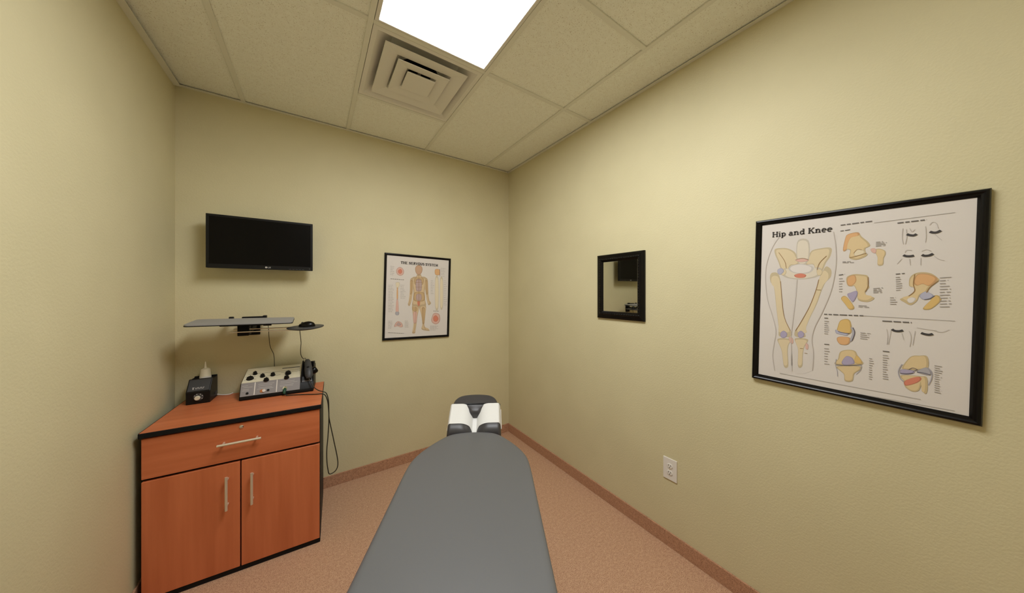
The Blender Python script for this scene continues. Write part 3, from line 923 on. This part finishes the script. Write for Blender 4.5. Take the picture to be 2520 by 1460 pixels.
R = thing('computer_mouse', 'black computer mouse lying on the round platform', 'mouse', (-0.038, 2.335, 1.2565), (radians(2), radians(-2), radians(70)))
b = B()
bmesh.ops.create_uvsphere(b, u_segments=28, v_segments=16, radius=1.0)
for v in b.verts:
    z = v.co.z
    v.co = Vector((v.co.x * 0.031 * (1 + 0.10 * v.co.y), v.co.y * 0.047, (max(z, -0.12) + 0.12) / 1.12 * 0.032 * (1 - 0.22 * v.co.y) + 0.0005))
mk('shell', b, 'black_gloss', R, True)
b = B(); tube(b, [(-0.004, 0.026, 0.0225), (0.004, 0.026, 0.0225)], 0.006, 16); mk('scroll_wheel', b, 'charcoal', R, True)
b = B(); tube(b, [(0, 0.044, 0.012), (0, 0.012, 0.0285), (0, 0.004, 0.0298)], 0.0006, 6); mk('button_seam', b, 'charcoal', R, True)

# cords: the mouse's own, and the one hung from the tray
P = spline([(-0.078, 2.375, 1.2375), (-0.074, 2.36, 1.20), (-0.070, 2.36, 1.15), (-0.073, 2.37, 1.10), (-0.070, 2.39, 1.06), (-0.058, 2.42, 1.032), (-0.053, 2.52, 1.018), (-0.050, 2.605, 0.995), (-0.05, 2.625, 0.94), (-0.05, 2.625, 0.8195)], 6)
MI = (Matrix.Translation(R.location) @ R.rotation_euler.to_matrix().to_4x4()).inverted()
b = B(); tube(b, [MI @ p for p in P], 0.0020, 8); mk('cord', b, 'cable', R, True)
P = spline([(-0.262, 2.555, 1.2825), (-0.256, 2.575, 1.24), (-0.253, 2.58, 1.17), (-0.247, 2.59, 1.105), (-0.230, 2.60, 1.05), (-0.228, 2.615, 0.99), (-0.230, 2.625, 0.90), (-0.230, 2.625, 0.8195)], 6)
b = B(); tube(b, [rel(*p) for p in P], 0.0018, 8); mk('cord', b, 'cable', TRAY, True)

# ------------------------------------------------------------------ cherry cabinet
CA = radians(-3.0)
C = thing('storage_cabinet', 'cherry wood cabinet with one drawer, two doors and black edges', 'cabinet', (-0.310, 2.359, 0.0), (0, 0, CA))
cw, cd, ct = 0.354, 0.255, 0.817
b = B()
box(b, -cw, -cw + 0.018, -cd + 0.019, cd, 0.0, ct - 0.024)
box(b, cw - 0.018, cw, -cd + 0.019, cd, 0.0, ct - 0.024)
box(b, -cw + 0.018, cw - 0.018, cd - 0.008, cd, 0.03, ct - 0.024)
box(b, -cw + 0.018, cw - 0.018, -cd + 0.019, cd - 0.008, 0.010, 0.028)
box(b, -cw + 0.018, cw - 0.018, -cd + 0.019, cd - 0.008, 0.575, 0.593)
box(b, -cw + 0.018, cw - 0.018, -cd + 0.019, -cd + 0.06, ct - 0.045, ct - 0.024)
box(b, -0.009, 0.009, -cd + 0.019, -cd + 0.06, 0.028, 0.575)
mk('carcass', b, 'carcass', C)
b = B(); box(b, -cw, cw, -cd + 0.004, -cd + 0.019, 0.0, 0.024, 0.002); mk('plinth', b, 'carcass', C)
b = B(); box(b, -cw - 0.004, cw + 0.004, -cd - 0.003, cd, ct - 0.024, ct, 0.0012, 1); o = mk('top', b, 'wood_h', C)
b = B(); box(b, -cw - 0.006, cw + 0.006, -cd - 0.010, -cd - 0.003, ct - 0.0245, ct - 0.0005, 0.003); box(b, -cw - 0.0065, -cw - 0.004, -cd - 0.003, cd, ct - 0.0245, ct - 0.0005); box(b, cw + 0.004, cw + 0.0055, -cd - 0.003, cd, ct - 0.0245, ct - 0.0005)
mk('edge_band', b, 'carcass', o)


def handle(parent, cx_, cz_, half, upright):
    b = B()
    yb = -cd - 0.030
    if upright:
        tube(b, [(cx_, yb, cz_ - half), (cx_, yb, cz_ + half)], 0.006, 14)
        for s in (-1, 1):
            tube(b, [(cx_, yb, cz_ + s * half * 0.76), (cx_, -cd + 0.0005, cz_ + s * half * 0.76)], 0.0048, 12)
    else:
        tube(b, [(cx_ - half, yb, cz_), (cx_ + half, yb, cz_)], 0.006, 14)
        for s in (-1, 1):
            tube(b, [(cx_ + s * half * 0.76, yb, cz_), (cx_ + s * half * 0.76, -cd + 0.0005, cz_)], 0.0048, 12)
    return mk('handle', b, 'nickel', parent, True)


def front(name, x0, x1, z0, z1, m):
    b = B(); box(b, x0, x1, -cd, -cd + 0.018, z0, z1, 0.0015, 1)
    return mk(name, b, m, C)


d = front('drawer', -cw + 0.002, cw - 0.003, 0.595, 0.786, 'wood_d')
handle(d, 0.002, 0.697, 0.087, False)
b = B(); lathe(b, [(0.0085, 0.0), (0.0085, 0.004), (0.0065, 0.0052)], 20, Tm((0.004, -cd + 0.0005, 0.766), rx=pi / 2)); lk = mk('lock', b, 'chrome', d, True)
d = front('door', -cw + 0.002, -0.003, 0.027, 0.583, 'wood_v'); handle(d, -0.050, 0.443, 0.086, True)
d = front('door', 0.003, cw - 0.003, 0.027, 0.583, 'wood_v'); handle(d, 0.050, 0.437, 0.084, True)

TOP = ct
# ------------------------------------------------------------------ gel warmer and its bottle
G = thing('gel_warmer', 'small black gel warmer box with a white dial', 'gel warmer', (-0.568, 2.560, TOP), (0, 0, CA))
gw = 0.052
b = B(); prism(b, [(-0.068, 0), (0.066, 0), (0.066, 0.138), (0.058, 0.138), (0.058, 0.128), (-0.014, 0.128), (-0.014, 0.138), (-0.022, 0.138), (-0.068, 0.072)], 'x', -gw, gw, 0.003); mk('body', b, 'black', G)
sl = math.atan2(0.066, 0.046)
ST = Tm((0, -0.045, 0.105)) @ Matrix.Rotation(sl, 4, 'X')
b = B(); box(b, -gw + 0.005, gw - 0.005, -0.036, 0.036, 0.000, 0.0022, 0.001, 1, T=ST); lp = mk('label_plate', b, 'charcoal', G)
b = B()
box(b, -0.026, -0.020, -0.026, -0.023, 0.0020, 0.0027, T=ST); box(b, -0.0245, -0.0215, -0.026, -0.014, 0.0020, 0.0027, T=ST); box(b, -0.028, -0.018, -0.016, -0.013, 0.0020, 0.0027, T=ST)
for k in range(6):
    x = -0.013 + k * 0.0065
    box(b, x, x + 0.0018, -0.024, -0.014, 0.0020, 0.0027, T=ST)
    box(b, x, x + 0.0046, -0.0165 if k % 2 else -0.024, -0.014 if k % 2 else -0.0215, 0.0020, 0.0027, T=ST)
mk('lettering', b, 'print_light', lp)
b = B(); lathe(b, [(0.022, 0.0), (0.022, 0.0012)], 28, Tm((0.002, -0.068, 0.040), rx=pi / 2)); dl = mk('dial_face', b, 'charcoal', G)
b = B(); lathe(b, [(0.0125, 0.001), (0.0125, 0.010), (0.0105, 0.013)], 24, Tm((-0.001, -0.068, 0.036), rx=pi / 2)); mk('dial_knob', b, 'milky', G, True)
b = B()
for a in (150, 110, 60, 20, -30):
    lathe(b, [(0.0024, 0.001), (0.0024, 0.0018)], 10, Tm((0.002 + 0.018 * cos(radians(a)), -0.068, 0.040 + 0.018 * sin(radians(a))), rx=pi / 2))
mk('dial_mark', b, 'print_light', dl)
b = B(); box(b, gw - 0.001, gw + 0.003, 0.018, 0.040, 0.022, 0.040, 0.001, 1); mk('rocker_switch', b, 'charcoal', G)
b = B(); tube(b, spline([(gw + 0.001, 0.052, 0.012), (gw + 0.02, 0.050, 0.006), (gw + 0.045, 0.044, 0.0035), (gw + 0.062, 0.046, 0.0035), (gw + 0.072, 0.066, 0.0035)], 5), 0.0032, 10); mk('power_cord', b, 'white_plastic', G, True)

Bt = thing('gel_bottle', 'milky white squeeze bottle with pointed nozzle standing in the black box', 'bottle', (-0.5595, 2.582, TOP + 0.128), (0, 0, CA))
b = B(); lathe(b, [(0, 0), (0.0265, 0), (0.0270, 0.002), (0.0270, 0.012), (0.0262, 0.016)], 30); mk('shoulder', b, 'white_plastic', Bt, True)
b = B(); lathe(b, [(0.0262, 0.016), (0.0250, 0.018), (0.0225, 0.050), (0.0205, 0.058), (0.012, 0.062), (0.0075, 0.064)], 30); mk('cap', b, 'milky', Bt, True)
b = B(); lathe(b, [(0.0075, 0.064), (0.0058, 0.072), (0.0028, 0.100), (0.0018, 0.103)], 18); mk('nozzle', b, 'milky', Bt, True)

# ------------------------------------------------------------------ electrotherapy unit
UA = radians(-4.0)
U = thing('therapy_unit', 'grey and cream electrotherapy machine with black knobs and sloping panel', 'therapy machine', (-0.190, 2.398, TOP), (0, 0, UA))
ux0, ux1 = -0.190, 0.187
b = B(); prism(b, [(0.0, 0.0), (0.200, 0.0), (0.200, 0.140), (0.186, 0.152), (0.037, 0.096), (0.002, 0.020)], 'x', ux0, ux1, 0.004); mk('housing', b, 'black', U, True, angle=30)


def slope(p0, p1, off=0.0):
    """frame on a sloping face: local x along the unit, local y up the slope, local z off the face"""
    d_ = Vector((0, p1[0] - p0[0], p1[1] - p0[1])).normalized()
    nrm = Vector((1, 0, 0)).cross(d_)
    m_ = Matrix(((1, 0, 0, 0), (0, d_.y, nrm.y, p0[0]), (0, d_.z, nrm.z, p0[1]), (0, 0, 0, 1)))
    return m_


LO = slope((0.002, 0.020), (0.037, 0.096))
HI = slope((0.037, 0.096), (0.186, 0.152))
lo_len = math.hypot(0.035, 0.076)
hi_len = math.hypot(0.149, 0.056)
px0, px1 = ux0 + 0.004, 0.112
b = B(); box(b, px0, px1, 0.003, lo_len, -0.001, 0.0022, 0.0006, 1, T=LO); lo = mk('grey_front_panel', b, 'grey_panel', U)
b = B(); box(b, px0, px1, 0.0, hi_len - 0.002, -0.001, 0.0022, 0.0006, 1, T=HI); hi = mk('cream_top_panel', b, 'cream', U)
for x in (-0.119, -0.010):
    b = B(); box(b, x - 0.0022, x + 0.0022, 0.006, lo_len - 0.002, 0.0020, 0.0028, T=LO)
    mk('divider_line', b, 'white_plastic', lo)
b = B()
random.seed(3)
for (xa, xb) in ((-0.180, -0.128), (-0.110, -0.020), (0.0, 0.100)):
    for yy in (0.036, 0.044, 0.056, 0.066):
        box(b, xa + random.uniform(0, 0.01), xb - random.uniform(0, 0.03), yy, yy + 0.0014, 0.0020, 0.0026, T=LO)
mk('panel_legend', b, 'print_light', lo)
b = B()
box(b, 0.000, 0.098, 0.118, 0.126, 0.0020, 0.0026, T=HI)
for (xa, xb, yy) in ((-0.180, -0.130, 0.062), (-0.170, 0.10, 0.090), (-0.105, 0.0, 0.048), (0.0, 0.105, 0.072), (-0.18, -0.12, 0.03)):
    box(b, xa, xb, yy, yy + 0.0018, 0.0020, 0.0026, T=HI)
mk('panel_legend', b, 'print_dark', hi)


def knob(x, y, T, r=0.0115, h=0.016, pointer=True, parent=None):
    b = B()
    K = T @ Matrix.Translation((x, y, 0.0022))
    lathe(b, [(r * 1.15, 0.0), (r * 1.15, 0.003), (r, 0.0035), (r * 0.92, h), (r * 0.7, h + 0.0012)], 22, K)
    if pointer:
        box(b, -0.0016, 0.0016, -r * 0.1, r * 0.95, h, h + 0.004, 0.0006, 1, T=K)
    return mk('knob', b, 'black', U, True)


knob(-0.152, 0.040, HI, 0.0165, 0.012)
knob(-0.136, 0.088, HI, 0.0105, 0.016)
knob(-0.092, 0.050, HI)
knob(-0.040, 0.052, HI)
knob(0.040, 0.052, HI, 0.0150, 0.015)
knob(-0.066, 0.003, HI, 0.0125, 0.014)
knob(0.038, 0.004, HI, 0.0125, 0.014)


def jack(x, y, r, m, h=0.004):
    b = B(); lathe(b, [(r, 0.0), (r, h), (r * 0.6, h + 0.0005), (r * 0.55, h - 0.002)], 20, LO @ Matrix.Translation((x, y, 0.0022)))
    return mk('jack', b, m, U, True)


jack(-0.152, 0.020, 0.0065, 'black')
jack(-0.082, 0.024, 0.0100, 'orange', 0.003)
jack(-0.072, 0.024, 0.0085, 'white_plastic', 0.007)
jack(-0.051, 0.024, 0.0060, 'black', 0.006)
jack(0.034, 0.022, 0.0125, 'chrome', 0.004)
b = B(); box(b, px0 + 0.002, ux1 - 0.004, -0.004, 0.004, 0.004, 0.016, 0.002); mk('front_lip', b, 'black', U)
# light pinstripe on the black cheek and holder for the applicator
b = B(); box(b, 0.114, ux1 - 0.004, 0.052, 0.0535, -0.0002, 0.0008, T=LO); mk('pinstripe', b, 'print_light', U)
b = B(); prism(b, [(0.020, 0.060), (0.150, 0.090), (0.165, 0.180), (0.120, 0.186), (0.075, 0.150), (0.030, 0.112)], 'x', 0.115, 0.122, 0.002)
prism(b, [(0.020, 0.060), (0.150, 0.090), (0.165, 0.168), (0.120, 0.172), (0.075, 0.140), (0.030, 0.102)], 'x', 0.178, 0.186, 0.002)
box(b, 0.115, 0.186, 0.146, 0.160, 0.095, 0.172, 0.003)
mk('applicator_holder', b, 'black', U)

# ultrasound applicator resting in the holder
A = thing('ultrasound_applicator', 'black handheld applicator resting at the end of the machine', 'applicator', (-0.190, 2.398, TOP), (0, 0, UA))
b = B(); tube(b, [(0.162, 0.006, 0.088), (0.161, 0.015, 0.106), (0.157, 0.046, 0.131), (0.151, 0.080, 0.152), (0.146, 0.108, 0.174), (0.143, 0.122, 0.187)], 0.02, 18, [0.013, 0.0225, 0.0245, 0.0215, 0.0195, 0.013]); mk('grip', b, 'charcoal', A, True)
b = B(); lathe(b, [(0.010, -0.004), (0.021, 0.0), (0.024, 0.012), (0.024, 0.026), (0.019, 0.034), (0, 0.036)], 26, Tm((0.172, 0.052, 0.118), ry=radians(62), rz=radians(20))); mk('sound_head', b, 'black_gloss', A, True)
b = B(); box(b, 0.146, 0.162, 0.036, 0.066, 0.147, 0.160, 0.004); mk('trigger', b, 'black', A, True)

# plug and cables
UM = Matrix.Translation((-0.190, 2.398, TOP)) @ Matrix.Rotation(UA, 4, 'Z')
PL = thing('cable_plug', 'dark green plug pushed into the front of the machine', 'plug', tuple(UM @ Vector((0.034, -0.012, 0.004))), (0, 0, UA))
b = B(); tube(b, [(0, 0.016, 0.034), (0, 0.002, 0.030), (0, -0.008, 0.020), (0, -0.012, 0.010)], 0.008, 14, [0.0075, 0.0095, 0.009, 0.006]); mk('plug_body', b, 'green', PL, True)
b = B(); tube(b, [(0, -0.012, 0.011), (0.006, -0.016, 0.006), (0.016, -0.018, 0.003)], 0.004, 10); mk('strain_relief', b, 'black', PL, True)

loop = [(-0.148, 2.362, 0.8225), (-0.098, 2.348, 0.8205), (-0.04, 2.318, 0.8205), (0.012, 2.290, 0.8205), (0.044, 2.278, 0.8200), (0.062, 2.272, 0.806), (0.074, 2.270, 0.765), (0.080, 2.272, 0.70), (0.084, 2.280, 0.640),
        (0.108, 2.290, 0.500), (0.132, 2.292, 0.350), (0.122, 2.291, 0.294), (0.086, 2.290, 0.280), (0.076, 2.288, 0.315), (0.070, 2.288, 0.376), (0.070, 2.288, 0.45), (0.076, 2.286, 0.531),
        (0.081, 2.288, 0.625), (0.081, 2.288, 0.70), (0.079, 2.290, 0.765), (0.068, 2.296, 0.812), (0.050, 2.304, 0.8255), (0.025, 2.325, 0.832), (0.000, 2.352, 0.850), (-0.018, 2.376, 0.880), (-0.0285, 2.391, 0.903)]
b = B(); tube(b, spline(loop, 6), 0.0029, 10)
tag(mk('applicator_cable', b, 'cable', None, True), 'black cable hanging in a long loop beside the cabinet', 'cable')

# ------------------------------------------------------------------ treatment table
TA = radians(-30)
TZ = 0.62
T_ = thing('treatment_table', 'long grey padded treatment table with a split raised headrest', 'treatment table', (0.327, 0.80, 0.0), (0, 0, TA))
right = [(0.306, -0.62), (0.306, -0.3), (0.306, 0.10), (0.306, 0.45), (0.306, 0.58), (0.300, 0.68), (0.280, 0.750), (0.248, 0.815), (0.212, 0.872), (0.168, 0.930), (0.128, 0.962), (0.070, 0.979)]
ctr = [(0.0, 0.984)]
foot = [(0.296, -0.68), (0.262, -0.71), (0.20, -0.72)]
half = foot[::-1] + right
out = half + ctr + [(-x, y) for x, y in half[::-1]]
ol = [(p.x, p.y) for p in spline([(x, y, 0) for x, y in out], 4, True)]


def inset(pts, d_):
    n = len(pts)
    res = []
    for i in range(n):
        a, c = Vector(pts[i - 1]), Vector(pts[(i + 1) % n])
        t = (c - a)
        t = t.normalized() if t.length > 1e-9 else Vector((1, 0))
        nn = Vector((-t.y, t.x))
        res.append((pts[i][0] + nn.x * d_, pts[i][1] + nn.y * d_))
    return res


area = sum(ol[i - 1][0] * ol[i][1] - ol[i][0] * ol[i - 1][1] for i in range(len(ol)))
sg = 1 if area > 0 else -1
b = B()
rings = []
for d_, z in ((0.010, TZ - 0.080), (0.0, TZ - 0.074), (0.0, TZ - 0.016), (0.002, TZ - 0.009), (0.007, TZ - 0.0035), (0.016, TZ - 0.0008), (0.030, TZ)):
    rings.append([b.verts.new((x, y, z)) for x, y in inset(ol, sg * d_)])
for a, c in zip(rings, rings[1:]):
    n = len(a)
    for k in range(n):
        b.faces.new((a[k], a[(k + 1) % n], c[(k + 1) % n], c[k]))
b.faces.new(rings[0][::-1]); b.faces.new(rings[-1])
mk('cushion', b, 'vinyl', T_, True, angle=50)
b = B()
ins = inset(ol, sg * 0.035)
prism(b, ins, 'z', TZ - 0.105, TZ - 0.080)
mk('deck_board', b, 'black_matt', T_)
b = B(); box(b, -0.20, 0.20, -0.62, 0.78, TZ - 0.185, TZ - 0.105, 0.008); mk('frame', b, 'charcoal', T_, True)
b = B(); box(b, -0.15, 0.15, -0.40, 0.50, 0.075, TZ - 0.185, 0.015); mk('pedestal', b, 'black', T_, True)
b = B(); box(b, -0.24, 0.24, -0.55, 0.65, 0.0, 0.075, 0.015); mk('base', b, 'charcoal', T_, True)

# headrest
HL, HT = 0.305, 0.100
HM = Tm((0, 1.012, 0.522)) @ Matrix.Rotation(radians(29), 4, 'X')


def gx(x):
    """height across one pad, 0..1; x measured outward from the middle"""
    x = abs(x)
    x0, x1 = 0.010, 0.172
    if x <= x0 or x >= x1:
        return 0.0
    if x < 0.100:
        u = (0.100 - x) / (0.100 - x0)
        return (1 - u ** 2.3) ** 0.5 if u < 1 else 0.0
    if x > 0.150:
        u = (x - 0.150) / (x1 - 0.150)
        return (1 - u ** 2.4) ** (1 / 2.4) if u < 1 else 0.0
    return 1.0


def corner(x, r=0.062):
    d_ = max(0.0, min(r, r - (abs(x) - 0.010)))
    return r - math.sqrt(max(0.0, r * r - d_ * d_))


def es(s, x=0.1, a=0.075, c=0.03):
    if s < a:
        u = (a - s) / a
        return (max(0.0, 1 - u ** 2.2)) ** 0.5
    e = HL - 0.045
    lim = e - corner(x)
    if s > lim - c:
        u = min(1.0, (s - lim + c) / c)
        return (max(0.0, 1 - u ** 2.2)) ** 0.5
    return 1.0


def heightfield(b, xs, ss, fn, base, skin=None):
    top = [[b.verts.new(HM @ Vector((x, s, fn(x, s)))) for s in ss] for x in xs]
    bot = [[b.verts.new(HM @ Vector((x, s, base(x, s)))) for s in ss] for x in xs]
    nx, ns = len(xs), len(ss)
    for i in range(nx - 1):
        for j in range(ns - 1):
            b.faces.new((top[i][j], top[i + 1][j], top[i + 1][j + 1], top[i][j + 1]))
            b.faces.new((bot[i][j], bot[i][j + 1], bot[i + 1][j + 1], bot[i + 1][j]))
    for i in range(nx - 1):
        b.faces.new((top[i][0], bot[i][0], bot[i + 1][0], top[i + 1][0]))
        b.faces.new((top[i][-1], top[i + 1][-1], bot[i + 1][-1], bot[i][-1]))
    for j in range(ns - 1):
        b.faces.new((top[0][j], top[0][j + 1], bot[0][j + 1], bot[0][j]))
        b.faces.new((top[-1][j], bot[-1][j], bot[-1][j + 1], top[-1][j + 1]))


def lspace(a, c, n):
    return [a + (c - a) * i / (n - 1) for i in range(n)]


hr = bpy.data.objects.new('headrest', None)
hr.empty_display_size = 0.05
put(hr, T_)
ss = [HL * 0.5 * (1 - cos(pi * i / 36)) for i in range(37)]
for sgn in (1, -1):
    xs = [0.010 + (0.172 - 0.010) * 0.5 * (1 - cos(pi * i / 26)) for i in range(27)]
    xs = [sgn * x for x in xs]
    b = B(); heightfield(b, xs, ss, lambda x, s: 0.006 + (HT - 0.006) * gx(x) * es(s, x), lambda x, s: 0.0)
    mk('head_pad', b, 'vinyl_dark', hr, True, angle=60)
# crescent pad across the far end
b = B()
cres = [(0.150, 0.215), (0.152, 0.250), (0.140, 0.285), (0.112, 0.310), (0.070, 0.323), (0.0, 0.328)]
o2 = cres + [(-x, y) for x, y in cres[-2::-1]] + [(-0.105, 0.222), (-0.055, 0.205), (-0.028, 0.170), (0.028, 0.170), (0.055, 0.205), (0.105, 0.222)]
o2 = [(p.x, p.y) for p in spline([(x, y, 0) for x, y in o2], 4, True)]
ar = sum(o2[i - 1][0] * o2[i][1] - o2[i][0] * o2[i - 1][1] for i in range(len(o2)))
s2 = 1 if ar > 0 else -1
rings = []
for d_, z in ((0.004, 0.002), (0.0, 0.008), (0.0, 0.064), (0.003, 0.080), (0.010, 0.090), (0.018, 0.094)):
    rings.append([b.verts.new(HM @ Vector((x, y, z))) for x, y in inset(o2, s2 * d_)])
for a, c in zip(rings, rings[1:]):
    n = len(a)
    for k in range(n):
        b.faces.new((a[k], a[(k + 1) % n], c[(k + 1) % n], c[k]))
b.faces.new(rings[0][::-1]); b.faces.new(rings[-1])
mk('crown_pad', b, 'vinyl_dark', hr, True, angle=60)
b = B(); box(b, -0.155, 0.155, 0.02, 0.30, -0.018, 0.0, 0.004, T=HM); mk('support_plate', b, 'black_matt', hr)
b = B()
for s in (-1, 1):
    tube(b, [(s * 0.06, 0.74, TZ - 0.145), (s * 0.06, 1.00, TZ - 0.142), (s * 0.06, 1.08, TZ - 0.108)], 0.011, 12)
mk('support_rod', b, 'chrome', hr, True)

# paper strip over the headrest
off = 0.0022
Wd = 0.1745


def paper_z(x, s):
    a = abs(x)
    # the sheet is tucked down into the slot between the pads
    return max(0.006 + (HT - 0.006) * gx(min(a, 0.1715)), 0.034)


b = B()
xs = [-Wd + 2 * Wd * i / 120 for i in range(121)]


def paper_end(x, near):
    a = abs(x)
    if near:
        return 0.078 - 0.036 * max(0.0, 1 - a / 0.030)
    return HL - 0.045 - 0.030 - corner(max(a, 0.0101))


ts = lspace(0, 1, 14)
topv, botv = [], []
for x in xs:
    s0, s1 = paper_end(x, True), paper_end(x, False)
    topv.append([b.verts.new(HM @ Vector((x * 1.004, s0 + (s1 - s0) * t, paper_z(x, 0) + off + 0.0010))) for t in ts])
    botv.append([b.verts.new(HM @ Vector((x, s0 + (s1 - s0) * t, paper_z(x, 0) + off))) for t in ts])
for i in range(len(xs) - 1):
    for j in range(len(ts) - 1):
        b.faces.new((topv[i][j], topv[i + 1][j], topv[i + 1][j + 1], topv[i][j + 1]))
        b.faces.new((botv[i][j], botv[i][j + 1], botv[i + 1][j + 1], botv[i + 1][j]))
    b.faces.new((topv[i][0], botv[i][0], botv[i + 1][0], topv[i + 1][0]))
    b.faces.new((topv[i][-1], topv[i + 1][-1], botv[i + 1][-1], botv[i][-1]))
for j in range(len(ts) - 1):
    b.faces.new((topv[0][j], topv[0][j + 1], botv[0][j + 1], botv[0][j]))
    b.faces.new((topv[-1][j], botv[-1][j], botv[-1][j + 1], topv[-1][j + 1]))
o = mk('headrest_paper', b, 'tissue', None, True, angle=60)
o.location = (0.327, 0.80, 0.0)
o.rotation_euler = (0, 0, TA)
tag(o, 'white paper sheet draped over the two headrest pads of the table', 'paper')
